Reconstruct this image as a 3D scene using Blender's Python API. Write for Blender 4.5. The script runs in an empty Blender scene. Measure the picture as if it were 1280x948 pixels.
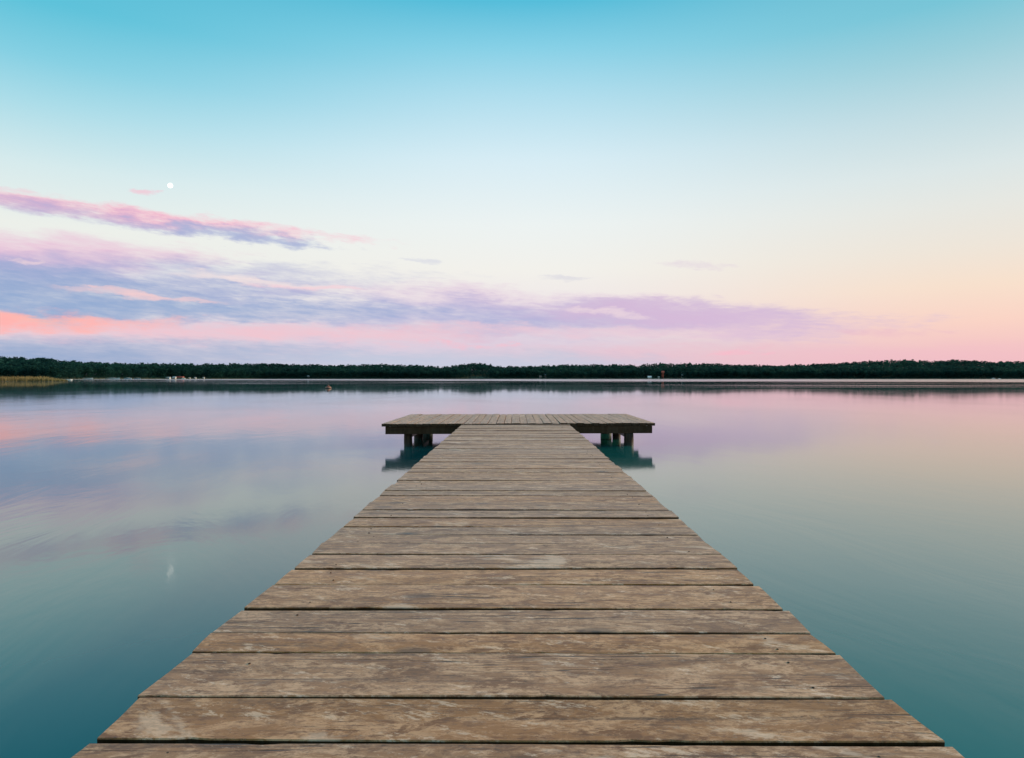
import bpy, math, random
import numpy as np

# ------------------------------------------------------------------ basics
R = math.radians
rng = random.Random(7)
sc = bpy.context.scene
COL = sc.collection

FPX = 853.0            # focal length in photograph pixels (1280 wide)
HCAM = 0.75            # camera above the deck
DECK = 0.375           # deck top above the water
HOR = 473.0            # horizon row in the photograph

# ------------------------------------------------------------------ camera
cam_d = bpy.data.cameras.new('camera')
cam = bpy.data.objects.new('camera', cam_d)
COL.objects.link(cam)
cam_d.sensor_fit = 'HORIZONTAL'
cam_d.sensor_width = 36.0
cam_d.lens = 36.0 * FPX / 1280.0
cam_d.clip_start = 0.05
cam_d.clip_end = 30000.0
cam.location = (0, 0, HCAM + DECK)
cam.rotation_euler = (R(90) - math.atan((474 - HOR) / FPX), 0, 0)
sc.camera = cam

# ------------------------------------------------------------------ view
sc.view_settings.view_transform = 'Standard'
sc.view_settings.look = 'None'
sc.view_settings.exposure = 0.0
sc.view_settings.gamma = 1.0

# ------------------------------------------------------------------ node helpers
def lin(r, g, b):
    def f(c):
        c /= 255.0
        return c / 12.92 if c <= 0.04045 else ((c + 0.055) / 1.055) ** 2.4
    return (f(r), f(g), f(b), 1.0)

class N:
    """tiny expression builder over a node tree"""
    def __init__(self, tree, sock):
        self.t, self.s = tree, sock
    def _m(self, op, *others, clamp=False):
        n = self.t.nodes.new('ShaderNodeMath'); n.operation = op; n.use_clamp = clamp
        for i, v in enumerate((self,) + others):
            if isinstance(v, N): self.t.links.new(v.s, n.inputs[i])
            else: n.inputs[i].default_value = v
        return N(self.t, n.outputs[0])
    def __add__(self, o): return self._m('ADD', o)
    __radd__ = __add__
    def __sub__(self, o): return self._m('SUBTRACT', o)
    def __rsub__(self, o): return (self * -1.0) + o
    def __mul__(self, o): return self._m('MULTIPLY', o)
    __rmul__ = __mul__
    def __truediv__(self, o): return self._m('DIVIDE', o)
    def sq(self): return self._m('MULTIPLY', self)
    def sqrt(self): return self._m('SQRT')
    def abs(self): return self._m('ABSOLUTE')
    def min(self, o): return self._m('MINIMUM', o)
    def max(self, o): return self._m('MAXIMUM', o)
    def pow(self, o): return self._m('POWER', o)
    def clamp(self): return self._m('ADD', 0.0, clamp=True)
    def sstep(self, a, b, lo=0.0, hi=1.0):
        n = self.t.nodes.new('ShaderNodeMapRange'); n.interpolation_type = 'SMOOTHSTEP'
        self.t.links.new(self.s, n.inputs['Value'])
        n.inputs['From Min'].default_value = a; n.inputs['From Max'].default_value = b
        n.inputs['To Min'].default_value = lo; n.inputs['To Max'].default_value = hi
        return N(self.t, n.outputs[0])
    def lstep(self, a, b, lo=0.0, hi=1.0):
        n = self.t.nodes.new('ShaderNodeMapRange'); n.interpolation_type = 'LINEAR'
        self.t.links.new(self.s, n.inputs['Value'])
        n.inputs['From Min'].default_value = a; n.inputs['From Max'].default_value = b
        n.inputs['To Min'].default_value = lo; n.inputs['To Max'].default_value = hi
        return N(self.t, n.outputs[0])

def sep(t, vec):
    n = t.nodes.new('ShaderNodeSeparateXYZ'); t.links.new(vec, n.inputs[0])
    return [N(t, n.outputs[i]) for i in range(3)]
def comb(t, x, y, z=0.0):
    n = t.nodes.new('ShaderNodeCombineXYZ')
    for i, v in enumerate((x, y, z)):
        if isinstance(v, N): t.links.new(v.s, n.inputs[i])
        else: n.inputs[i].default_value = v
    return n.outputs[0]
def noise(t, vec, scale=1.0, detail=3.0, rough=0.5, dist=0.0, w=None):
    n = t.nodes.new('ShaderNodeTexNoise')
    n.noise_dimensions = '4D' if w is not None else '3D'
    t.links.new(vec, n.inputs['Vector'])
    if w is not None: t.links.new(w.s, n.inputs['W'])
    n.inputs['Scale'].default_value = scale; n.inputs['Detail'].default_value = detail
    n.inputs['Roughness'].default_value = rough; n.inputs['Distortion'].default_value = dist
    return N(t, n.outputs[0])
def mix(t, a, b, fac):
    n = t.nodes.new('ShaderNodeMix'); n.data_type = 'RGBA'; n.blend_type = 'MIX'
    for sock, v in ((n.inputs[0], fac), (n.inputs[6], a), (n.inputs[7], b)):
        if isinstance(v, N): t.links.new(v.s, sock)
        elif hasattr(v, 'is_linked'): t.links.new(v, sock)
        else: sock.default_value = v
    return n.outputs[2]
def ramp(t, fac, stops):
    n = t.nodes.new('ShaderNodeValToRGB')
    t.links.new(fac.s, n.inputs[0])
    e = n.color_ramp.elements
    while len(e) < len(stops): e.new(0.5)
    for el, (p, c) in zip(e, stops):
        el.position = p; el.color = c
    return n.outputs[0]

# ------------------------------------------------------------------ sun
SUN_EL, SUN_AZ = 17.0, 72.0      # degrees; azimuth clockwise from the view axis (+Y)
sd = bpy.data.lights.new('sun', 'SUN')
sun = bpy.data.objects.new('sun', sd); COL.objects.link(sun)
sd.energy = 4.4
sd.angle = R(14)
sd.color = (1.0, 0.76, 0.54)
sun.rotation_euler = (R(90 - SUN_EL), 0, R(180 - SUN_AZ))

# ------------------------------------------------------------------ sky (world)
W = bpy.data.worlds.new('World'); sc.world = W; W.use_nodes = True
wt = W.node_tree; wt.nodes.clear()
tc = wt.nodes.new('ShaderNodeTexCoord')
dx, dy, dz = sep(wt, tc.outputs['Generated'])
hyp = (dx.sq() + dy.sq()).sqrt().max(1e-4)
DEG = 57.29578
az = dx._m('ARCTAN2', dy) * DEG
el = dz._m('ARCTAN2', hyp) * DEG
side = dx / hyp
elf = (el / 90.0).clamp()
def stops(lst):
    return [(e / 90.0, lin(*c)) for e, c in lst]
zen = [(40, (72, 158, 190)), (60, (72, 140, 176)), (90, (74, 134, 170))]
rl = ramp(wt, elf, stops([(0, (196, 200, 214)), (3, (214, 214, 222)), (7, (234, 233, 230)), (10.5, (235, 238, 232)),
    (14.4, (213, 233, 235)), (18.3, (170, 219, 231)), (21.2, (131, 206, 225)), (24.5, (90, 192, 216))] + zen))
rc = ramp(wt, elf, stops([(0, (206, 202, 216)), (3, (224, 212, 222)), (6.2, (238, 230, 230)), (9.0, (241, 239, 233)),
    (12.7, (235, 241, 240)), (17.7, (214, 235, 243)), (22.5, (174, 220, 236)), (25.8, (134, 207, 229)), (29, (82, 187, 216))] + zen))
rr = ramp(wt, elf, stops([(0, (232, 180, 190)), (2.0, (240, 192, 194)), (4.0, (247, 208, 194)), (6.5, (245, 221, 201)),
    (9.0, (236, 226, 213)), (12.0, (228, 229, 223)), (14.5, (217, 228, 228)), (18.5, (188, 216, 223)), (22, (152, 204, 216)), (25, (116, 194, 212))] + zen))
c0 = mix(wt, rc, rl, (side * -1.0).sstep(0.0, 0.62))
c0 = mix(wt, c0, rr, side.sstep(0.02, 0.62))

# cloud noise in sky coordinates (degrees), stretched along the horizon
cv = comb(wt, az * 0.10, el * 0.42, 3.0)
n_big = noise(wt, cv, 1.0, 5.0, 0.55)
cv2 = comb(wt, az * 0.36 + el * 0.25, el * 1.25 + az * 0.05, 9.0)
n_fine = noise(wt, cv2, 1.0, 5.0, 0.6)
cv3 = comb(wt, az * 0.55, el * 0.9, 17.0)
n_puff = noise(wt, cv3, 1.0, 4.0, 0.55)
cv4 = comb(wt, az * 0.7 + el * 0.8, el * 4.6 + az * 0.22, 71.0)
n_wisp = noise(wt, cv4, 1.0, 5.0, 0.62, 0.4)
nz = (n_big - 0.5) * 1.9 + (n_fine - 0.5) * 0.9
nf = (n_fine - 0.5) * 2.4
npf = (n_puff - 0.5) * 2.6

wv = comb(wt, az * 0.16, el * 0.55, 31.0)
n_w1 = noise(wt, wv, 1.0, 5.0, 0.6)
wv2 = comb(wt, az * 0.16, el * 0.55, 47.0)
n_w2 = noise(wt, wv2, 1.0, 6.0, 0.62)
azw = az + (n_w1 - 0.5) * 15.0
elw = el + (n_w2 - 0.5) * 2.6

def PX(x, y):
    a = math.atan((x - 640) / FPX)
    return math.degrees(a), math.degrees(math.atan((HOR - y) / FPX * math.cos(a)))

def blob(col, x0, y0, x1, y1, half_px, color, op, nse, amp=1.0, soft=0.9):
    """cloud streak running between two directions given as photograph positions"""
    a0, e0 = PX(x0, y0); a1, e1 = PX(x1, y1)
    ac, ec = (a0 + a1) / 2, (e0 + e1) / 2
    slope = (e1 - e0) / (a1 - a0); ha = abs(a1 - a0) / 2
    he = half_px / FPX * DEG * 0.93
    u = (azw - ac) / ha
    v = (elw - ec - (az - ac) * slope) / he
    d = 1.0 - u.sq() - v.sq()
    m = (d * 0.85 + nse * amp + (n_wisp - 0.5) * 0.65).sstep(-0.10, soft + 0.35) * op
    return mix(wt, col, lin(*color), m)

PURP, BLUE, PINK, SALM, CREAM = (178, 174, 212), (142, 167, 206), (244, 192, 208), (255, 182, 176), (246, 228, 224)
c = c0
# general mauve veil low over the horizon, widest at the left
c = blob(c, -700, 400, 1150, 415, 62, (214, 196, 218), 0.75, nz, 0.5, 1.0)
c = blob(c, 500, 446, 1500, 444, 24, (238, 186, 198), 0.75, nz, 0.4, 1.0)
# upper thin streak
c = blob(c, 146, 233, 226, 246, 3.6, PINK, 0.85, nf, 0.35)
c = blob(c, -300, 192, 480, 303, 12, (250, 176, 198), 1.0, nf, 0.7)
c = blob(c, -160, 220, 440, 309, 11.5, PURP, 0.9, nf, 1.0)
c = blob(c, 120, 268, 440, 310, 10, (158, 178, 214), 0.6, nf, 1.2)
# big bank
c = blob(c, -500, 290, 330, 322, 26, (232, 184, 212), 0.85, nz, 0.7)
c = blob(c, -700, 318, 560, 348, 34, (168, 172, 212), 0.95, nz, 0.8)
c = blob(c, -700, 345, 420, 372, 36, BLUE, 0.95, nz, 0.8)
c = blob(c, 300, 352, 1090, 402, 26, (222, 192, 218), 0.8, nz, 0.7)
c = blob(c, 180, 370, 1090, 402, 30, (168, 174, 214), 0.96, nz, 0.8)
c = blob(c, 620, 378, 1180, 410, 23, (212, 186, 214), 0.75, nz, 0.9)
c = blob(c, -400, 362, 620, 388, 16, (142, 168, 208), 0.8, nz, 0.6)
c = blob(c, 600, 386, 1180, 414, 25, (214, 184, 214), 0.8, nz, 0.7)
# bright breaks
c = blob(c, 215, 342, 440, 362, 6.5, CREAM, 0.95, nf, 0.7)
c = blob(c, 300, 356, 470, 362, 5, (246, 206, 214), 0.8, nf, 0.7)
c = blob(c, 70, 363, 300, 376, 5, (246, 206, 206), 0.95, nf, 0.7)
c = blob(c, 5, 322, 60, 328, 5, (240, 214, 218), 0.9, nf, 0.6)
c = blob(c, 700, 384, 800, 396, 4.5, (236, 216, 222), 0.75, nf, 0.8)
# pink band under the bank, salmon at the far left, puffs along it
c = blob(c, -500, 398, 760, 412, 17, (240, 196, 206), 0.95, nf, 0.5)
c = blob(c, -420, 390, 280, 408, 13, SALM, 0.95, npf, 0.6)
c = blob(c, -300, 392, 120, 398, 8, (255, 190, 172), 0.9, nf, 0.5)
c = blob(c, 520, 408, 1000, 418, 11, (238, 204, 214), 0.7, nf, 0.7)
c = blob(c, 520, 424, 640, 436, 8, (246, 188, 202), 0.85, npf, 1.3)
c = blob(c, 860, 438, 950, 442, 5, (246, 184, 200), 0.8, npf, 1.2)
c = blob(c, -420, 392, 130, 401, 16, (255, 176, 174), 0.95, npf, 0.7)
# low blue bank
c = blob(c, -700, 436, 520, 448, 26, (146, 168, 204), 1.0, nz, 0.45)
c = blob(c, 160, 447, 960, 456, 22, (190, 200, 220), 0.95, nz, 0.4)
# faint wisps
c = blob(c, 500, 322, 570, 326, 5, (206, 208, 224), 0.6, nf, 1.0)
c = blob(c, 640, 345, 760, 348, 4, (214, 212, 222), 0.6, nf, 1.2)
c = blob(c, 820, 330, 920, 336, 7, (226, 212, 222), 0.7, nf, 1.2)
c = blob(c, 1040, 414, 1200, 420, 6, (232, 186, 200), 0.6, nf, 0.9)

sky = wt.nodes.new('ShaderNodeTexSky'); sky.sky_type = 'NISHITA'; sky.sun_disc = False
sky.sun_elevation = R(SUN_EL); sky.sun_rotation = R(SUN_AZ)
bg1 = wt.nodes.new('ShaderNodeBackground'); wt.links.new(c, bg1.inputs[0]); bg1.inputs[1].default_value = 1.06
bg2 = wt.nodes.new('ShaderNodeBackground'); wt.links.new(sky.outputs[0], bg2.inputs[0]); bg2.inputs[1].default_value = 0.05
mxs = wt.nodes.new('ShaderNodeMixShader'); mxs.inputs[0].default_value = 0.05
wt.links.new(bg1.outputs[0], mxs.inputs[1]); wt.links.new(bg2.outputs[0], mxs.inputs[2])
wo = wt.nodes.new('ShaderNodeOutputWorld'); wt.links.new(mxs.outputs[0], wo.inputs[0])

# ------------------------------------------------------------------ material helpers
def new_mat(name):
    m = bpy.data.materials.new(name); m.use_nodes = True
    t = m.node_tree
    return m, t, t.nodes['Principled BSDF']
def setin(t, sock, v):
    if isinstance(v, N): t.links.new(v.s, sock)
    elif hasattr(v, 'is_linked'): t.links.new(v, sock)
    else: sock.default_value = v
def bump(t, b, h, strength, dist):
    n = t.nodes.new('ShaderNodeBump')
    n.inputs['Strength'].default_value = strength; n.inputs['Distance'].default_value = dist
    t.links.new(h.s, n.inputs['Height']); t.links.new(n.outputs[0], b.inputs['Normal'])
def ocoord(t):
    n = t.nodes.new('ShaderNodeTexCoord'); return n.outputs['Object']
def orand(t):
    n = t.nodes.new('ShaderNodeObjectInfo'); return N(t, n.outputs['Random'])

def plain_mat(name, col, rough=0.6, var=0.25, scale=3.0, metal=0.0):
    m, t, b = new_mat(name)
    n = noise(t, ocoord(t), scale, 4.0, 0.6)
    dark = tuple(x * (1 - var) for x in col[:3]) + (1,)
    lite = tuple(min(1, x * (1 + var)) for x in col[:3]) + (1,)
    setin(t, b.inputs['Base Color'], mix(t, dark, lite, n.sstep(0.3, 0.7)))
    b.inputs['Roughness'].default_value = rough; b.inputs['Metallic'].default_value = metal
    return m

# weathered boards; local X runs along the grain
def wood_mat(name, base, grey, brown, dark, pale, spec=0.5):
    m, t, b = new_mat(name)
    x, y, z = sep(t, ocoord(t))
    w = orand(t) * 57.0
    grain = noise(t, comb(t, x * 0.8, y * 34.0, z * 34.0), 1.0, 7.0, 0.74, 0.45, w)
    fibre = noise(t, comb(t, x * 5.0, y * 130.0, z * 130.0), 1.0, 4.0, 0.65, 0.0, w)
    patch = noise(t, comb(t, x * 6.5 + y * 2.5, y * 15.0, z), 1.0, 9.0, 0.80, 0.8, w)
    stain = noise(t, comb(t, x * 4.2 + 31.0, y * 12.0 - x * 1.6, z), 1.0, 9.0, 0.80, 0.6, w)
    mott = noise(t, comb(t, x * 19.0, y * 40.0, z), 1.0, 7.0, 0.78, 0.4, w)
    speck = noise(t, comb(t, x * 60.0, y * 120.0, z), 1.0, 3.0, 0.7, 0.0, w)
    worn = noise(t, comb(t, x * 7.0 - 13.0 + y * 7.0, y * 13.0 + x * 2.0, z), 1.0, 9.0, 0.80, 0.4, w)
    col = mix(t, base, grey, (patch + (mott - 0.5) * 0.45).sstep(0.44, 0.56))
    col = mix(t, col, brown, (stain + (mott - 0.5) * 0.45).sstep(0.50, 0.59) * 0.85)
    col = mix(t, col, brown, mott.sstep(0.49, 0.61) * 0.70)
    col = mix(t, col, dark, (grain + (speck - 0.5) * 0.25).sstep(0.52, 0.66) * 0.62)
    col = mix(t, col, dark, fibre.sstep(0.53, 0.70) * 0.48)
    col = mix(t, col, dark, speck.sstep(0.56, 0.70) * 0.50)
    # worn pale scuffs
    wm = (worn + (speck - 0.5) * 0.22).sstep(0.555, 0.605) * mott.sstep(0.62, 0.46)
    col = mix(t, col, pale, wm * 0.58)
    wide = noise(t, comb(t, x * 2.0 + 7.0, y * 4.2 + x * .8, z), 1.0, 6.0, 0.62, 0.5, w + 3.0)
    col = mix(t, col, pale, (wide + (mott - 0.5) * 0.22).sstep(0.60, 0.66) * 0.45)
    # drying cracks along the grain
    ck = noise(t, comb(t, x * 0.9, y * 30.0, z), 1.0, 2.0, 0.5, 0.1, w + 11.0)
    ckm = ((ck - 0.5).abs()).sstep(0.0, 0.016, 1.0, 0.0) * noise(t, comb(t, x * 1.4, y * 6.0, z), 1.0, 1.0, 0.5, 0.0, w + 5.0).sstep(0.50, 0.56)
    col = mix(t, col, (0.03, 0.02, 0.012, 1), ckm * 0.85)
    # knots
    v = t.nodes.new('ShaderNodeTexVoronoi'); v.voronoi_dimensions = '4D'; v.feature = 'F1'
    t.links.new(comb(t, x * 3.4, y * 6.5, 0.0), v.inputs['Vector']); t.links.new(w.s, v.inputs['W'])
    v.inputs['Scale'].default_value = 1.0
    kd = N(t, v.outputs['Distance']) + (mott - 0.5) * 0.10
    km = kd.sstep(0.16, 0.26, 1.0, 0.0)
    kc = kd.sstep(0.05, 0.12, 1.0, 0.0)
    col = mix(t, col, dark, km * 0.55)
    col = mix(t, col, (0.025, 0.018, 0.012, 1), kc * 0.8)
    tone = t.nodes.new('ShaderNodeHueSaturation')
    setin(t, tone.inputs['Value'], orand(t) * 0.16 + 0.94)
    setin(t, tone.inputs['Saturation'], (orand(t) * 7.13)._m('FRACT') * 0.14 + 0.99)
    t.links.new(col, tone.inputs['Color'])
    t.links.new(tone.outputs[0], b.inputs['Base Color'])
    setin(t, b.inputs['Roughness'], patch.sstep(0.3, 0.7, 0.36, 0.52))
    b.inputs['Specular IOR Level'].default_value = spec
    bump(t, b, grain * -0.6 + fibre * -0.3 + mott * 0.35 + ckm * -1.2 + kc * -0.5, 0.42, 0.003)
    return m

M_PLANK = wood_mat('weathered_plank', (0.38, 0.165, 0.062, 1), (0.66, 0.365, 0.205, 1), (0.21, 0.075, 0.020, 1), (0.060, 0.022, 0.007, 1), (0.92, 0.64, 0.46, 1))
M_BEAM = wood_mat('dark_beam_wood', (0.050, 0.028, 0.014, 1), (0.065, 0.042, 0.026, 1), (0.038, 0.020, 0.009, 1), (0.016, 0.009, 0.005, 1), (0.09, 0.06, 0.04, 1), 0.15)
M_NAIL = plain_mat('rusty_nail', (0.04, 0.024, 0.014, 1), 0.8, 0.3, 60.0, 0.0)

# ------------------------------------------------------------------ object helpers
def link_mesh(name, verts, faces, mat, parent=None, smooth=False):
    me = bpy.data.meshes.new(name)
    me.from_pydata([tuple(map(float, v)) for v in verts], [], faces); me.validate(); me.update()
    if mat: me.materials.append(mat)
    if smooth:
        for p in me.polygons: p.use_smooth = True
    o = bpy.data.objects.new(name, me); COL.objects.link(o)
    if parent: o.parent = parent
    return o
def tag(o, label, cat, group=None):
    o['label'] = label; o['category'] = cat
    if group: o['group'] = group
    return o
def thing(name, label, cat, loc=(0, 0, 0), rotz=0.0, group=None):
    o = bpy.data.objects.new(name, None); COL.objects.link(o)
    o.location = loc; o.rotation_euler = (0, 0, rotz)
    return tag(o, label, cat, group)

def box_vf(x0, x1, y0, y1, z0, z1):
    v = [(x0, y0, z0), (x1, y0, z0), (x1, y1, z0), (x0, y1, z0), (x0, y0, z1), (x1, y0, z1), (x1, y1, z1), (x0, y1, z1)]
    f = [(0, 3, 2, 1), (4, 5, 6, 7), (0, 1, 5, 4), (1, 2, 6, 5), (2, 3, 7, 6), (3, 0, 4, 7)]
    return v, f
def join_vf(parts):
    V, F = [], []
    for v, f in parts:
        o = len(V); V += list(v); F += [tuple(i + o for i in q) for q in f]
    return V, F
def lathe_vf(prof, n, cx=0, cy=0, wob=0.0):
    V, F = [], []
    for r, z in prof:
        for k in range(n):
            a = 2 * math.pi * k / n
            rr_ = r * (1 + wob * math.sin(3 * a + z * 7))
            V.append((cx + rr_ * math.cos(a), cy + rr_ * math.sin(a), z))
    for i in range(len(prof) - 1):
        for k in range(n):
            k2 = (k + 1) % n
            F.append((i * n + k, i * n + k2, (i + 1) * n + k2, (i + 1) * n + k))
    F.append(tuple(range(n - 1, -1, -1))); F.append(tuple((len(prof) - 1) * n + k for k in range(n)))
    return V, F

def plank_vf(L0, L1, w0, w1, th, n, amp, r, chips=0, bev=0.0025):
    """board along local X from L0 to L1, edges at y=w0..w1, uneven sawn edges; top at z=0"""
    xs = [L0 + (L1 - L0) * i / n for i in range(n + 1)]
    def edge():
        ph = [r.uniform(0, 6.28) for _ in range(3)]
        return [amp * (0.6 * math.sin(2.1 * x + ph[0]) + 0.3 * math.sin(6.3 * x + ph[1])) + r.uniform(-amp, amp) * 0.22 for x in xs]
    ea, eb = edge(), edge()
    for _ in range(chips):
        k = r.randrange(1, n); (ea if r.random() < .5 else eb)[k] += 0
        if r.random() < .5: ea[k] += r.uniform(.003, .007)
        else: eb[k] -= r.uniform(.003, .007)
    cup = r.uniform(-0.002, 0.003)
    sk = r.uniform(-.006, .006)
    V, F = [], []
    for i, x in enumerate(xs):
        s0, s1 = (sk, -sk) if i in (0, n) else (0, 0)
        a, b_ = w0 + ea[i], w1 + eb[i]
        zz = 0.0015 * math.sin(x * 2.3 + sk * 900)
        V += [(x + s0, a + .002, -th), (x + s0, a, -bev + zz), (x + s0, a + bev, zz), (x, (a + b_) / 2, zz + cup), (x + s1, b_ - bev, zz), (x + s1, b_, -bev + zz), (x + s1, b_ - .002, -th)]
    K = 7
    for i in range(n):
        for k in range(K):
            k2 = (k + 1) % K
            F.append((i * K + k, (i + 1) * K + k, (i + 1) * K + k2, i * K + k2))
    F.append(tuple(range(K)))
    F.append(tuple(n * K + k for k in range(K - 1, -1, -1)))
    return V, F

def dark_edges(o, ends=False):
    # the sawn edges between boards are coloured nearly black, painting in the gaps' shade
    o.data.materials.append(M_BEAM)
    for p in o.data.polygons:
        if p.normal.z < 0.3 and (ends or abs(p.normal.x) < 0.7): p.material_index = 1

# ------------------------------------------------------------------ lake
def water_mat():
    m, t, b = new_mat('lake_water')
    x, y, z = sep(t, ocoord(t))
    pat = noise(t, comb(t, x * 0.10, y * 0.055, 1.0), 1.0, 3.0, 0.55, 0.8)
    swirl = noise(t, comb(t, x * 1.1 + y * 0.25, y * 0.42, 2.0), 1.0, 4.0, 0.6, 1.2)
    fine = noise(t, comb(t, x * 4.0 + y * 1.2, y * 1.7, 5.0), 1.0, 2.0, 0.5, 0.5)
    # breeze-ruffled water off the far shore, in long streaks nearer in
    nb = noise(t, comb(t, x * 0.004, y * 0.012, 7.0), 1.0, 3.0, 0.6)
    ruf = (y * 0.0034 + x * 0.0021 + (nb - 0.5) * 0.25).sstep(0.97, 1.06)
    st = noise(t, comb(t, x * 0.012, y * 0.10, 4.0), 1.0, 3.0, 0.6)
    streak = st.sstep(0.52, 0.66) * (y + x * 0.6).sstep(70.0, 130.0)
    rough = pat.sstep(0.35, 0.7, 0.8, 1.15) * y.sstep(14.0, 70.0, 0.080, 0.032) + streak * 0.10
    rough = rough + ruf * 0.10
    setin(t, b.inputs['Roughness'], rough)
    b.inputs['Base Color'].default_value = (0.010, 0.122, 0.114, 1)
    b.inputs['IOR'].default_value = 1.55
    near = y.sstep(5.0, 60.0, 1.0, 0.25)
    left = (x * -1.0).sstep(-1.0, 7.0, 0.35, 1.0)
    h = (swirl * 1.0 + fine * 0.22) * near * left * pat.sstep(0.38, 0.62, 0.35, 1.0)
    bump(t, b, h, 0.17, 0.05)
    return m
M_WATER = water_mat()
lake = link_mesh('lake', [(-9000, -3000, 0), (9000, -3000, 0), (9000, 9000, 0), (-9000, 9000, 0)], [(0, 1, 2, 3)], M_WATER)
lake['kind'] = 'structure'

# ------------------------------------------------------------------ jetty
YAW = -math.atan((644.6 - 640) / FPX)
jetty = thing('wooden_jetty', 'long weathered wooden jetty of cross boards ending in a T shaped platform', 'jetty', (0, 0, 0), YAW)

FH = FPX * HCAM
gaps = [(927.2, .016), (871.8, .006), (816.3, .011), (790.3, .0095), (761.0, .011), (730.9, .012), (711.2, .008), (693.3, .010),
        (679.0, .011), (668.0, .012), (658.2, .005), (647.2, .007), (637.9, .020), (619.7, .015), (606.4, .015), (600.4, .008),
        (590.4, .022), (581.6, .014), (573.5, .020), (567.7, .014), (561.0, .018), (555.0, .018), (545.4, .02), (538.7, .02), (531.2, .012)]
zs = [(FH / (y - HOR), g * (1.35 if y < 800 else 1.1)) for y, g in gaps]
# near boards behind and under the camera
seams = []
yy = zs[0][0]
back = []
while yy > -1.6:
    yy -= rng.uniform(.16, .25); back.append((yy, rng.uniform(.005, .014)))
seams = back[::-1]
prev = None
for zc, g in zs:
    if prev is not None and zc - prev > 0.30:
        k = max(2, round((zc - prev) / 0.215))
        cuts = sorted(prev + (zc - prev) * (i + rng.uniform(-.15, .15)) / k for i in range(1, k))
        seams += [(q, rng.uniform(.002, .005)) for q in cuts]
    seams.append((zc, g)); prev = zc

# half widths measured along both edges (in units of camera height): (row, left, right)
edges = [(711, 1.163, 1.163), (731, 1.180, 1.157), (761, 1.187, 1.166), (789, 1.192, 1.168), (817, 1.180, 1.160), (843, 1.184, 1.165),
         (871, 1.181, 1.173), (924, 1.175, 1.183), (948, 1.172, 1.184)]
ez = sorted((FH / (r_ - HOR), l_ * HCAM, q_ * HCAM) for r_, l_, q_ in edges)
def halfw(zz):
    a = np.interp(zz, [e[0] for e in ez], [e[1] for e in ez]); b_ = np.interp(zz, [e[0] for e in ez], [e[2] for e in ez])
    if zz > ez[-1][0]:
        a += rng.uniform(-.006, .006); b_ += rng.uniform(-.006, .006)
    return a + rng.uniform(-.004, .004), b_ + rng.uniform(-.004, .004)

TH = 0.045
nails = []
for (za, ga), (zb, gb) in zip(seams[:-1], seams[1:]):
    y0, y1 = za + ga / 2, zb - gb / 2
    if y1 - y0 < 0.03: continue
    mid = (y0 + y1) / 2
    lw, rw = halfw(mid)
    near = mid < 4.2
    wd = (y1 - y0) / 2
    V, F = plank_vf(-lw, rw, -wd, wd, TH, 44 if near and mid > .9 else 4, .0018 if near else .0022, rng, 3 if near and mid > .9 else 0)
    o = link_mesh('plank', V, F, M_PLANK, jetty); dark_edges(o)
    oz = DECK + rng.uniform(-.004, .003)
    o.location = (0, mid, oz)
    o.rotation_euler = (rng.uniform(-.006, .006), rng.uniform(-.0008, .0008), rng.uniform(-.0016, .0012))
    for xs_ in (-.70, -.02, .72):
        for s in (-.28, .27):
            if mid > 0.5 and xs_ != -.02 and rng.random() < .45:
                nails.append((xs_ + rng.uniform(-.03, .03), mid + s * 2 * wd * rng.uniform(.8, 1.1), oz + .0012))

# platform boards run away from the camera
PX0, PX1 = -2.185, 2.325
def front(x): return 11.10 + (x + 2.2) / 4.5 * 0.27
def rear(x): return 14.12 + (x + 2.2) / 4.5 * 0.20
npl = 34
cuts = [PX0 + (PX1 - PX0) * i / npl + (rng.uniform(-.008, .008) if 0 < i < npl else 0) for i in range(npl + 1)]
for a, b_ in zip(cuts[:-1], cuts[1:]):
    g = rng.choice([.005, .007, .009, .012])
    cx = (a + b_) / 2; wd = (b_ - a - g) / 2
    f0, r0 = front(cx) + rng.uniform(-.003, .003), rear(cx) + rng.uniform(-.012, .012)
    L = (r0 - f0) / 2
    V, F = plank_vf(-L, L, -wd, wd, TH, 3, .002, rng, 0)
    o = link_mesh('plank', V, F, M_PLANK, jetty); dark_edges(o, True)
    o.location = (cx, (f0 + r0) / 2, DECK + 0.004 + rng.uniform(-.001, .001))
    o.rotation_euler = (rng.uniform(-.0004, .0004), rng.uniform(-.003, .003), R(90))
    for yn in (.10, 1.5, 2.85):
        nails.append((cx + rng.uniform(-.02, .02), f0 + yn, DECK + .008))

# beams under the platform (along X), stringers under the walkway (along Y)
def beam(name, x0, x1, y0, y1, z0, z1, along_x=True):
    cx, cy, cz = (x0 + x1) / 2, (y0 + y1) / 2, z1
    if along_x:
        V, F = plank_vf(x0 - cx, x1 - cx, y0 - cy, y1 - cy, z1 - z0, 8, .002, rng, 0, .006)
    else:
        V, F = plank_vf(y0 - cy, y1 - cy, x0 - cx, x1 - cx, z1 - z0, 8, .002, rng, 0, .006)
    o = link_mesh(name, V, F, M_BEAM, jetty); o.location = (cx, cy, cz)
    if not along_x: o.rotation_euler = (0, 0, R(90))
    return o
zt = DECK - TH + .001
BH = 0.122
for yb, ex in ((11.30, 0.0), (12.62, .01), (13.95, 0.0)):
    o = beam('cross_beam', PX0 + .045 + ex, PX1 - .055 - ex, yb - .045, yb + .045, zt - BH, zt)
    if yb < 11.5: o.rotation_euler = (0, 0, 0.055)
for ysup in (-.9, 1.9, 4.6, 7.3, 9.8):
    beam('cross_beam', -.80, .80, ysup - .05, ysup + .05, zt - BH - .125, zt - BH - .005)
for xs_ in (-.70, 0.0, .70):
    beam('stringer', xs_ - .04, xs_ + .04, -1.5, 11.06, zt - .11, zt - .001, False)

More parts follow.
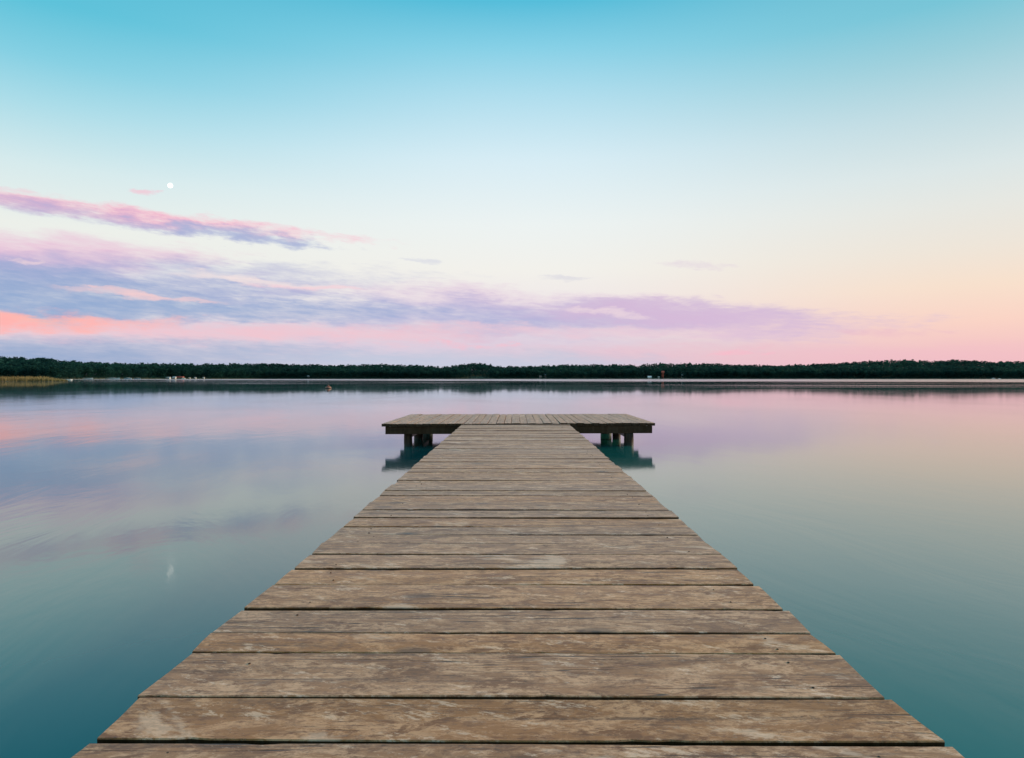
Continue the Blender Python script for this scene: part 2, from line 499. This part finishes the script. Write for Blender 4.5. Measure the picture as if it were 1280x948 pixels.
def pile(x, y, r, top):   # round post standing on the lake bed
    V, F = lathe_vf([(r * 1.03, -1.6), (r, -.2), (r * .985, 0.1), (r * .96, top - .01), (r * .90, top)], 14, 0, 0, .03)
    o = link_mesh('pile', V, F, M_PILE, jetty, True); o.location = (x, y, 0)
    o.rotation_euler = (rng.uniform(-.015, .015), rng.uniform(-.015, .015), rng.uniform(0, 6))
    return o
M_PILE, t_, b_ = new_mat('wet_pile_wood')
px_, py_, pz_ = sep(t_, ocoord(t_))
ng = noise(t_, comb(t_, px_ * 40, py_ * 40, pz_ * 2.0), 1.0, 4.0, .6)
nm = noise(t_, comb(t_, px_ * 8, py_ * 8, pz_ * 8.0), 1.0, 4.0, .6)
cpile = mix(t_, (0.016, 0.009, 0.005, 1), (0.055, 0.030, 0.014, 1), ng.sstep(.35, .65))
cpile = mix(t_, cpile, (0.010, 0.016, 0.010, 1), (pz_ + (nm - .5) * .06).sstep(.02, .07, 1.0, 0.0))
setin(t_, b_.inputs['Base Color'], cpile)
setin(t_, b_.inputs['Roughness'], pz_.sstep(.02, .08, .55, .8))
bump(t_, b_, ng, .4, .004)
ptop = zt - BH - .004
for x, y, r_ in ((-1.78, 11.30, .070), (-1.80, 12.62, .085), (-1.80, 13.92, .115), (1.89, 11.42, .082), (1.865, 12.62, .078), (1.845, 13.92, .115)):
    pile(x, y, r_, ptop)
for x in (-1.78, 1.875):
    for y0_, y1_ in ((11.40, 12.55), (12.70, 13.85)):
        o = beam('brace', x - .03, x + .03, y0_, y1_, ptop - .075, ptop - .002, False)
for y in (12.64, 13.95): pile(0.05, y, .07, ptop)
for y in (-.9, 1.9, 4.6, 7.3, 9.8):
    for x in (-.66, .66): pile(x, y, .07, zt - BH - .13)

nv = []
for x, y, z in nails:
    nv.append(lathe_vf([(.0035, -.004), (.0035, -.0005), (.002, .0006)], 6, x, y))
    nv[-1] = ([(p[0], p[1], p[2] + z) for p in nv[-1][0]], nv[-1][1])
V, F = join_vf(nv)
o = link_mesh('nail_heads', V, F, M_NAIL, jetty); o['kind'] = 'stuff'

# ------------------------------------------------------------------ far shore
tops = [(-400, 446), (-60, 446), (0, 447), (60, 448.5), (72, 451.5), (130, 454.5), (200, 455.3), (240, 455.6), (249, 457.3), (258, 455.5), (330, 455), (420, 457),
        (455, 456.3), (482, 456), (530, 457.5), (550, 459.3), (562, 459), (576, 456), (592, 454.2), (604, 455), (614, 457), (640, 458.8), (650, 459), (690, 457), (760, 456.3),
        (790, 456.6), (798, 458.3), (806, 456), (820, 455), (860, 455), (910, 455.4), (925, 456.8), (960, 456.8), (972, 457.6), (1000, 456.5), (1050, 454.5),
        (1080, 452.2), (1130, 450.4), (1162, 452), (1195, 450.6), (1222, 451.2), (1230, 452.6), (1280, 452.4), (1400, 450), (1700, 451)]
tx = [t[0] for t in tops]; ty = [t[1] for t in tops]
def top_px(x): return float(np.interp(x, tx, ty))
def shore_z(px): return float(np.interp(px, [-400, 70, 180, 330, 700, 1300, 1700], [620, 680, 900, 1100, 1120, 1040, 1000]))
TREE_H = 17.0
def ground_h(px, d):
    """terrain height at column px, d metres behind the waterline"""
    z = shore_z(px) + 170
    need = (HOR - top_px(px)) * z / FPX + 1.1
    hill = max(1.0, need - TREE_H)
    s = min(1.0, max(0.0, (d - 12) / 160.0)); s = s * s * (3 - 2 * s)
    return min(0.9, d * 0.06) + hill * s
def shore_pt(px, d):
    y = shore_z(px) + d
    return (px - 640) / FPX * y, y

pxs = list(range(-760, 2401, 12)); ds = [-3, 0, 6, 14, 30, 55, 80, 110, 140, 175, 230, 320, 600, 1500]
V, F = [], []
for d in ds:
    for p in pxs:
        x, y = shore_pt(p, d)
        V.append((x, y, -0.6 if d < 0 else ground_h(p, d) - (0.02 if d == 0 else 0)))
n_ = len(pxs)
for i in range(len(ds) - 1):
    for k in range(n_ - 1):
        F.append((i * n_ + k, i * n_ + k + 1, (i + 1) * n_ + k + 1, (i + 1) * n_ + k))
m, t, b = new_mat('shore_ground')
gx, gy, gz = sep(t, ocoord(t))
gn = noise(t, ocoord(t), .08, 5, .6)
cg = mix(t, (0.05, 0.07, 0.03, 1), (0.10, 0.11, 0.05, 1), gn.sstep(.35, .65))
cg = mix(t, (0.30, 0.26, 0.19, 1), cg, gz.sstep(.12, .30))
setin(t, b.inputs['Base Color'], cg); b.inputs['Roughness'].default_value = .95
sh = link_mesh('far_shore', V, F, m, None, True); sh['kind'] = 'structure'

# --- forest: joined crowns of leaf clumps
def leaf_mat(name, a, bcol, ccol):
    m, t, b = new_mat(name)
    at = t.nodes.new('ShaderNodeAttribute'); at.attribute_name = 'tint'
    tint = N(t, at.outputs['Fac'])
    col = mix(t, a, bcol, tint.sstep(0.0, .75)); col = mix(t, col, ccol, tint.sstep(.75, 1.0))
    setin(t, b.inputs['Base Color'], col); b.inputs['Roughness'].default_value = .8
    b.inputs['Specular IOR Level'].default_value = .05
    tr = t.nodes.new('ShaderNodeBsdfTranslucent'); t.links.new(col, tr.inputs[0])
    mx = t.nodes.new('ShaderNodeMixShader'); mx.inputs[0].default_value = .45
    t.links.new(b.outputs[0], mx.inputs[1]); t.links.new(tr.outputs[0], mx.inputs[2])
    t.links.new(mx.outputs[0], t.nodes['Material Output'].inputs[0])
    return m
M_LEAF = leaf_mat('forest_foliage', (0.013, 0.050, 0.046, 1), (0.022, 0.082, 0.066, 1), (0.05, 0.10, 0.055, 1))
nrg = np.random.default_rng(5)
def tree_template(kind):
    """unit tree of height 1: triangles of leaf clumps around limbs, plus a tapered trunk"""
    T = []
    nleaf = 90 if kind == 'pine' else 110
    for i in range(nleaf):
        if kind == 'spruce':
            h = nrg.uniform(.10, 1.0); r = .19 * (1 - h) ** .8 + .012
        elif kind == 'pine':
            h = nrg.uniform(.42, 1.0); r = .17 * math.sin(math.pi * min(1, (h - .36) / .70)) ** .6 + .02
        else:
            h = nrg.uniform(.16, 1.0); r = .24 * math.sin(math.pi * (h - .10) / .93) ** .7 + .02
        a = nrg.uniform(0, 6.283); q = r * math.sqrt(nrg.uniform(.15, 1))
        c = np.array([q * math.cos(a), q * math.sin(a), h])
        s = .072 if kind != 'spruce' else .055
        T.append(c + nrg.normal(0, s, (3, 3)) * np.array([1, 1, .55]))
    w = .012
    for k in range(3):
        a0, a1 = k * 2.094, (k + 1) * 2.094
        T.append(np.array([[w * math.cos(a0), w * math.sin(a0), -.05], [w * math.cos(a1), w * math.sin(a1), -.05], [0, 0, .9]]))
    return np.array(T)       # (n,3,3)
TEMPL = [tree_template(k) for k in ('pine', 'pine', 'pine', 'spruce', 'spruce', 'broad', 'broad', 'broad')]

def stamp_forest(name, trees, mat):
    Vs, Ts = [], []
    for (x, y, z, h, wd, k, rot, tint) in trees:
        P = TEMPL[k].reshape(-1, 3)
        cr, sr = math.cos(rot), math.sin(rot)
        Q = np.empty_like(P)
        Q[:, 0] = (P[:, 0] * cr - P[:, 1] * sr) * h * wd + x
        Q[:, 1] = (P[:, 0] * sr + P[:, 1] * cr) * h * wd + y
        Q[:, 2] = P[:, 2] * h + z
        Vs.append(Q)
        leaf_t = np.repeat(np.clip(tint + nrg.normal(0, .04, len(P) // 3), 0, 1), 3)
        Ts.append(leaf_t)
    A = np.concatenate(Vs).astype(np.float32); n = len(A)
    me = bpy.data.meshes.new(name)
    me.vertices.add(n); me.vertices.foreach_set('co', A.ravel())
    me.loops.add(n); me.loops.foreach_set('vertex_index', np.arange(n, dtype=np.int32))
    me.polygons.add(n // 3); me.polygons.foreach_set('loop_start', np.arange(0, n, 3, dtype=np.int32))
    me.update(calc_edges=True)
    at = me.attributes.new('tint', 'FLOAT', 'POINT'); at.data.foreach_set('value', np.concatenate(Ts).astype(np.float32))
    me.materials.append(mat)
    o = bpy.data.objects.new(name, me); COL.objects.link(o); o['kind'] = 'stuff'
    return o

trees = []
rows = [(9, 4.0), (15, 4.5), (22, 5), (32, 5), (45, 5.5), (60, 6), (80, 6), (100, 6), (122, 6), (145, 6), (170, 5), (190, 5), (215, 6)]
for d, sp in rows:
    p = -620.0
    while p < 2250:
        z = shore_z(p) + d
        p += sp * rng.uniform(.55, 1.35) * FPX / z
        px = p; dd = d + rng.uniform(-5, 5)
        if dd < 6: dd = 6 + rng.random() * 3
        # openings: the bathing beach by the tower, the marina, the grassy slope
        if dd < 20 and (803 < px < 858) and rng.random() < .75: continue
        if dd < 22 and (96 < px < 262) and rng.random() < .8: continue
        if dd < 70 and abs(px - 598 - (dd - 30) * .1) < 13 and dd > 18: continue
        if dd < 14 and (560 < px < 800) and rng.random() < .55: continue
        x, y = shore_pt(px, dd)
        cl = math.sin(px * .045 + 1.3) + math.sin(px * .021 - dd * .02) + math.sin(px * .13 + dd * .05)
        k = rng.choice([0, 1, 2, 3, 4] if cl > -.4 else [5, 6, 7, 5, 1])
        h = TREE_H * rng.uniform(.80, 1.06) * (0.80 if dd < 25 else 1.0)
        if k in (3, 4): h *= rng.uniform(.9, 1.10)
        tint = .30 + .13 * cl + rng.uniform(-.2, .2) + (.12 if k >= 5 else 0)
        trees.append((x, y, ground_h(px, dd) - .2, h, rng.uniform(.85, 1.25), k, rng.uniform(0, 6.28), tint))
for d, sp in ((40, 5), (70, 5), (115, 5), (165, 5)):
    p = -620.0
    while p < 2250:
        z = shore_z(p) + d
        p += sp * rng.uniform(.6, 1.2) * FPX / z
        if d < 70 and abs(p - 598) < 14: continue
        dd = d + rng.uniform(-8, 8); x, y = shore_pt(p, dd)
        trees.append((x, y, ground_h(p, dd) - 1.2, rng.uniform(7, 11), rng.uniform(1.1, 1.5), rng.choice([5, 6, 7]), rng.uniform(0, 6.28), rng.uniform(.1, .5)))
# bushes along the water's edge
bushes = []
p = -620.0
while p < 2250:
    z = shore_z(p)
    p += rng.uniform(1.5, 4.0) * FPX / z
    if 803 < p < 858 and rng.random() < .8: continue
    if 96 < p < 262 and rng.random() < .6: continue
    dd = rng.uniform(3, 9); x, y = shore_pt(p, dd)
    bushes.append((x, y, ground_h(p, dd) - .6, rng.uniform(2.0, 5.0), rng.uniform(1.2, 2.0), rng.choice([5, 6, 7]), rng.uniform(0, 6), rng.uniform(.2, .8)))
stamp_forest('far_forest', trees, M_LEAF)
stamp_forest('shore_bushes', bushes, M_LEAF)

# ------------------------------------------------------------------ reed spit on the left
M_REED, t, b = new_mat('dry_reeds')
at = t.nodes.new('ShaderNodeAttribute'); at.attribute_name = 'tint'
rt = N(t, at.outputs['Fac'])
rcx = mix(t, (0.165, 0.105, 0.034, 1), (0.17, 0.132, 0.045, 1), rt.sstep(0, .4))
rcx = mix(t, rcx, (0.075, 0.085, 0.030, 1), rt.sstep(.35, .9))
setin(t, b.inputs['Base Color'], rcx); b.inputs['Roughness'].default_value = .85
V, F, TT = [], [], []
def spit_y(s_):
    """front and back edge of the spit, s_ metres left of its tip"""
    return float(np.interp(s_, [0, 6, 20, 90, 240], [252, 243, 237, 214, 190])), float(np.interp(s_, [0, 6, 20, 90, 240], [262, 272, 292, 320, 330]))
def spit_x(s_, y): return -0.652 * y - s_
for i in range(10000):
    s_ = 240 * rng.random() ** 1.7
    y0, y1 = spit_y(s_)
    y = y0 + (y1 - y0) * rng.random() ** 1.7
    x = spit_x(s_, y)
    h = rng.uniform(1.3, 2.2) * (0.8 + 0.2 * math.sin(x * .13)) * min(1, s_ / 12 + .30)
    a = rng.uniform(0, 3.14); w = rng.uniform(.05, .12); lean = rng.uniform(-.25, .25)
    n0 = len(V)
    V += [(x - w * math.cos(a), y - w * math.sin(a), -.1), (x + w * math.cos(a), y + w * math.sin(a), -.1), (x + lean + w * .7, y, h * .7), (x + lean * 1.6, y + lean, h)]
    F += [(n0, n0 + 1, n0 + 2), (n0, n0 + 2, n0 + 3)]
    q = min(1, max(0, .45 + .25 * math.sin(x * .11) + .3 * (y - y0) / (y1 - y0) + rng.uniform(-.3, .3))); TT += [q, q, q, q]
o = link_mesh('reed_bed', V, F, M_REED); o['kind'] = 'stuff'
at = o.data.attributes.new('tint', 'FLOAT', 'POINT')
if len(o.data.vertices) == len(TT): at.data.foreach_set('value', TT)
V, F = [], []
ss = [1, 6, 20, 50, 90, 160, 240]
for s_ in ss:
    y0, y1 = spit_y(s_)
    for yq, zq in ((y0 + 1, -.3), (y0 + 4, .10), (y1 - 4, .2), (y1, -.3)):
        V.append((spit_x(s_, yq), yq, zq))
for i in range(len(ss) - 1):
    for k in range(3):
        F.append((i * 4 + k, i * 4 + k + 1, (i + 1) * 4 + k + 1, (i + 1) * 4 + k))
o = link_mesh('marsh_ground', V, F, plain_mat('marsh_soil', (0.12, 0.09, 0.045, 1), .9, .3, .5)); o['kind'] = 'structure'

# ------------------------------------------------------------------ small things on and by the water
M_WHITE = plain_mat('white_paint', (0.78, 0.77, 0.74, 1), .45, .06, 2.0)
M_PALE = plain_mat('aged_white_boards', (0.52, 0.51, 0.48, 1), .7, .08, 2.0)
M_GREY = plain_mat('grey_cover', (0.42, 0.45, 0.47, 1), .6, .12, 2.0)
M_BLUE = plain_mat('pale_blue_paint', (0.42, 0.55, 0.62, 1), .5, .1, 2.0)
M_RED = plain_mat('red_roof', (0.30, 0.055, 0.035, 1), .7, .2, 2.0)
M_ORANGE = plain_mat('orange_red_paint', (0.55, 0.10, 0.05, 1), .55, .12, 2.0)
M_DARK = plain_mat('dark_glass', (0.03, 0.035, 0.04, 1), .2, .2, 2.0)
M_CREAM = plain_mat('cream_wall', (0.42, 0.40, 0.36, 1), .8, .08, 1.0)
M_TIMBER = plain_mat('grey_timber', (0.20, 0.16, 0.12, 1), .8, .2, 2.0)

def hull_vf(L, B, D, n=9):
    """boat hull, bow to +X, with gunwale and sunk floor"""
    V, F = [], []
    for i in range(n + 1):
        u = i / n
        x = (u - .5) * L
        wd = B / 2 * (1 - max(0, (u - .45) / .55) ** 2.2) * (0.86 + .14 * min(1, u * 4))
        wd = max(wd, .02)
        sheer = D * (1 + .30 * max(0, u - .4) ** 1.5)
        V += [(x, 0, -D * .35), (x, wd * .78, -D * .12), (x, wd, sheer), (x, wd * .86, sheer + .01), (x, wd * .74, D * .25),
              (x, -wd * .74, D * .25), (x, -wd * .86, sheer + .01), (x, -wd, sheer), (x, -wd * .78, -D * .12)]
    K = 9
    for i in range(n):
        for k in range(K):
            k2 = (k + 1) % K
            F.append((i * K + k, i * K + k2, (i + 1) * K + k2, (i + 1) * K + k))
    F.append(tuple(range(K))[::-1]); F.append(tuple(n * K + k for k in range(K)))
    return V, F
def gable_vf(x0, x1, y0, y1, z0, z1, rise, over):
    """ridge along X"""
    ym = (y0 + y1) / 2
    v = [(x0 - over, y0 - over, z0), (x1 + over, y0 - over, z0), (x1 + over, y1 + over, z0), (x0 - over, y1 + over, z0),
         (x0 - over, ym, z0 + rise), (x1 + over, ym, z0 + rise),
         (x0 - over, y0 - over, z0 + .15), (x1 + over, y0 - over, z0 + .15), (x1 + over, y1 + over, z0 + .15), (x0 - over, y1 + over, z0 + .15), (x0 - over, ym, z0 + rise + .18), (x1 + over, ym, z0 + rise + .18)]
    f = [(0, 1, 2, 3), (6, 7, 11, 10), (8, 9, 10, 11), (0, 6, 7, 1), (2, 8, 9, 3), (0, 3, 9, 10, 6), (1, 7, 11, 8, 2)]
    f = [(0, 3, 2, 1), (6, 7, 11, 10), (8, 9, 10, 11), (0, 1, 7, 6), (2, 3, 9, 8), (3, 0, 6, 10, 9), (1, 2, 8, 11, 7)]
    return v, f

def at_water(px, row):
    """point on the water seen at a photograph position"""
    y = FPX * (HCAM + DECK) / (row - HOR)
    return ((px - 640) / FPX * y, y, 0.0)

def boat(name, label, cat, loc, L, B, D, rot, hm, cabin=None, group=None, seats=True):
    t = thing(name, label, cat, loc, rot, group)
    V, F = hull_vf(L, B, D); link_mesh('hull', V, F, hm, t)
    if seats:
        for u in (-.22, .12):
            V, F = box_vf(u * L - .12, u * L + .12, -B * .36, B * .36, D * .62, D * .70); link_mesh('seat', V, F, M_TIMBER, t)
    if cabin:
        V, F = join_vf([box_vf(-.18 * L, .18 * L, -B * .3, B * .3, D * .9, D * .9 + cabin)])
        V = [(x * (.82 if z > D * .95 else 1) + (0 if z <= D * .95 else -.02 * L), y * (.85 if z > D * .95 else 1), z) for x, y, z in V]
        c = link_mesh('cabin', V, F, M_WHITE, t)
        V, F = box_vf(-.16 * L, .165 * L, -B * .30, B * .30, D * .9 + cabin * .42, D * .9 + cabin * .78)
        link_mesh('window_band', V, F, M_DARK, c)
    return t

boat('rowing_boat', 'small white open boat floating just off the tip of the golden reeds', 'boat', at_water(87, 475.4), 3.0, 1.3, .55, R(12), M_WHITE)

# marina at the left: boats moored in a row
def shore_xy(px, d=-6):
    x, y = shore_pt(px, d); return (x, y, 0.0)
G = 'boats moored along the left shore'
boat('moored_boat', 'long low white boat moored at the dark shore, nearest to the reeds', 'boat', shore_xy(110), 11, 2.6, 1.35, R(3), M_WHITE, None, G, False)
boat('moored_boat', 'longest white boat on the left shore, with a low cabin', 'boat', shore_xy(141), 18, 3.2, 1.4, R(-4), M_WHITE, .7, G, False)
boat('moored_boat', 'pale blue hulled cabin boat moored right of the longest white boat', 'boat', shore_xy(160), 9, 2.6, 1.25, R(5), M_BLUE, .9, G, False)
boat('moored_boat', 'grey hulled boat moored between the pale blue boat and the red roofed hut', 'boat', shore_xy(172), 9, 2.6, 1.2, R(-6), M_GREY, .6, G, False)
boat('moored_boat', 'bright white small motorboat moored in front of the red roofed hut', 'boat', shore_xy(229.5, -22), 5.0, 1.9, 1.1, R(10), M_WHITE, .5, G, False)

def hut(name, label, cat, px, d, w, dep, wall_h, rise, wall_m, roof_m, door=True, group=None, base=None):
    x, y = shore_pt(px, d); z = ground_h(px, d) if base is None else base
    t = thing(name, label, cat, (x, y, z - .05), 0, group)
    wl = link_mesh('wall', *box_vf(-w / 2, w / 2, 0, dep, -.3, wall_h), wall_m, t)
    link_mesh('roof', *gable_vf(-w / 2, w / 2, 0, dep, wall_h + .003, 0, rise, .25), roof_m, t)
    if door:
        dr = link_mesh('door', *box_vf(-w * .1, w * .1, -.05, .02, 0, wall_h * .78), M_TIMBER, t)
        for s in (-1, 1):
            link_mesh('window', *box_vf(s * w * .30 - w * .09, s * w * .30 + w * .09, -.05, .02, wall_h * .38, wall_h * .75), M_DARK, t)
    return t
hut('boathouse', 'low boathouse with a dull red roof on the left shore', 'boathouse', 224, 3, 9, 6, 2.0, 1.6, M_TIMBER, M_RED)
hut('shed', 'grey roofed shed left of the red roofed boathouse', 'shed', 209, 3, 6, 4, 1.6, 1.0, M_GREY, M_GREY)
hut('shed', 'steep roofed pale shed between grey roofed shed and red roofed boathouse', 'shed', 217, 4, 4, 4, 1.7, 1.5, M_CREAM, M_GREY)
GT = 'small pale huts right of the red roofed boathouse'
hut('beach_hut', 'small cream hut close beside the red roofed boathouse', 'hut', 236.5, 3, 1.8, 2.0, 1.3, .8, M_CREAM, M_CREAM, True, GT)
hut('beach_hut', 'white hut, middle of the three small huts', 'hut', 243.7, 3, 2.2, 2.0, 1.5, .9, M_PALE, M_PALE, True, GT)
hut('beach_hut', 'lone white hut standing rightmost of the three small huts', 'hut', 254.2, 3, 2.0, 2.0, 1.6, .9, M_PALE, M_PALE, True, GT)
hut('white_shed', 'narrow white shed alone at the foot of the forest above the buoy', 'shed', 385, 6, 2.6, 2.5, 3.6, 1.2, M_CREAM, M_WHITE)
GH = 'pale houses among the trees'
hut('house', 'small pale house among trees right of the grassy slope', 'house', 675.5, 16, 3.6, 4, 3.6, 1.6, M_CREAM, M_GREY, True, GH)
hut('house', 'pale house with a grey roof at the wood edge, right of the smaller pale house', 'house', 681.5, 20, 3.2, 4, 5.2, 1.8, M_CREAM, M_GREY, True, GH)
hut('house', 'white gabled house on the shore left of the red tower', 'house', 812.3, 8, 6, 5, 1.8, 2.4, M_CREAM, M_WHITE, True, GH)
hut('kiosk', 'tiny pale kiosk right beside the foot of the red tower', 'kiosk', 823.6, 8, 2.4, 2.4, 2.6, 1.0, M_CREAM, M_CREAM)
hut('house', 'white house standing up among the trees right of the red tower', 'house', 853, 24, 2.8, 3, 5.0, 1.8, M_WHITE, M_WHITE, True, GH)
GB = 'boats moored at the right end of the far shore'
boat('moored_boat', 'larger white boat moored at the right end of the far shore', 'boat', (*shore_xy(1242, -3)[:2], .25), 5.6, 2.0, .8, R(4), M_WHITE, .8, GB, False)
boat('moored_boat', 'smaller white boat moored at the right end of the far shore', 'boat', (*shore_xy(1249.5, -3)[:2], .1), 3.6, 1.6, .8, R(-5), M_WHITE, .4, GB, False)

# red lookout tower
x, y = shore_pt(828.5, 7)
tw = thing('lookout_tower', 'orange red lookout tower standing on the far beach before the trees', 'tower', (x, y, ground_h(828.5, 7)))
for sx in (-1, 1):
    for sy in (-1, 1):
        v, f = box_vf(-.16, .16, -.16, .16, -.3, 9.2)
        v = [(p[0] + sx * (1.25 if p[2] < 1 else .95), p[1] + sy * (1.25 if p[2] < 1 else .95), p[2]) for p in v]
        link_mesh('leg', v, f, M_ORANGE, tw)
br = []
for k, z in enumerate((.2, 3.2, 6.2)):
    for s in (-1, 1):
        v, f = box_vf(-1.15, 1.15, s * 1.1 - .06, s * 1.1 + .06, 0, .2)
        br.append(([(p[0], p[1], p[2] + z + (p[0] + 1.15) * 1.25) for p in v], f))
link_mesh('brace', *join_vf(br), M_ORANGE, tw)
link_mesh('base_hut', *box_vf(-1.3, 1.3, -1.0, 1.0, 0, 2.3), M_ORANGE, tw)
cb = link_mesh('cabin', *box_vf(-2.1, 2.1, -1.7, 1.7, 9.2, 11.4), M_ORANGE, tw)
link_mesh('window', *box_vf(-1.7, 1.7, -1.76, -1.6, 10.2, 11.0), M_DARK, cb)
link_mesh('roof', *gable_vf(-2.1, 2.1, -1.7, 1.7, 11.403, 0, .8, .3), M_ORANGE, tw)

# buoy
bx, by, bz = at_water(410.2, 485.8)
bu = thing('buoy', 'small rust red buoy floating alone on the open water', 'buoy', (bx, by, 0), .4)
prof = [(.10, -.22), (.34, -.14), (.42, .0), (.42, .10), (.36, .19), (.24, .27), (.14, .33)]
link_mesh('float', *lathe_vf(prof, 18), plain_mat('rust_red_paint', (0.22, 0.05, 0.028, 1), .6, .35, 6.0), bu, True)
link_mesh('collar', *lathe_vf([(.425, -.02), (.455, .0), (.455, .05), (.425, .07)], 18), plain_mat('black_rubber', (0.03, 0.02, 0.02, 1), .7, .2, 6.0), bu, True)
link_mesh('cap', *lathe_vf([(.15, .325), (.15, .44), (.10, .50), (.03, .52)], 12), plain_mat('dull_brown_paint', (0.10, 0.07, 0.05, 1), .6, .3, 6.0), bu, True)
link_mesh('band', *lathe_vf([(.424, .075), (.424, .105), (.372, .185), (.33, .215)], 18), plain_mat('tan_band', (0.26, 0.15, 0.10, 1), .6, .2, 6.0), bu, True)

bu.scale = (.82, .82, .82)

# moon
m = bpy.data.materials.new('moon_glow'); m.use_nodes = True
t = m.node_tree; t.nodes.clear()
em = t.nodes.new('ShaderNodeEmission'); ou = t.nodes.new('ShaderNodeOutputMaterial')
mn = noise(t, ocoord(t), .05, 3, .5)
t.links.new(mix(t, (0.80, 0.74, 0.68, 1), (1.0, 0.96, 0.90, 1), mn.sstep(.4, .6)), em.inputs[0]); em.inputs[1].default_value = 3.0
t.links.new(em.outputs[0], ou.inputs[0])
dv = np.array([213.0 - 640, FPX, HOR - 232.0]); ln = float(np.linalg.norm(dv)); dv /= ln
D = 6500.0; rm = 2.9 * D / ln
prof = [(max(.01, rm * math.sin(math.pi * i / 16)), -rm * math.cos(math.pi * i / 16)) for i in range(17)]
mo = link_mesh('moon', *lathe_vf(prof, 32), m, None, True)
mo.location = tuple(dv * D)
tag(mo, 'small pale full moon in the blue sky above the pink cloud streak', 'moon')
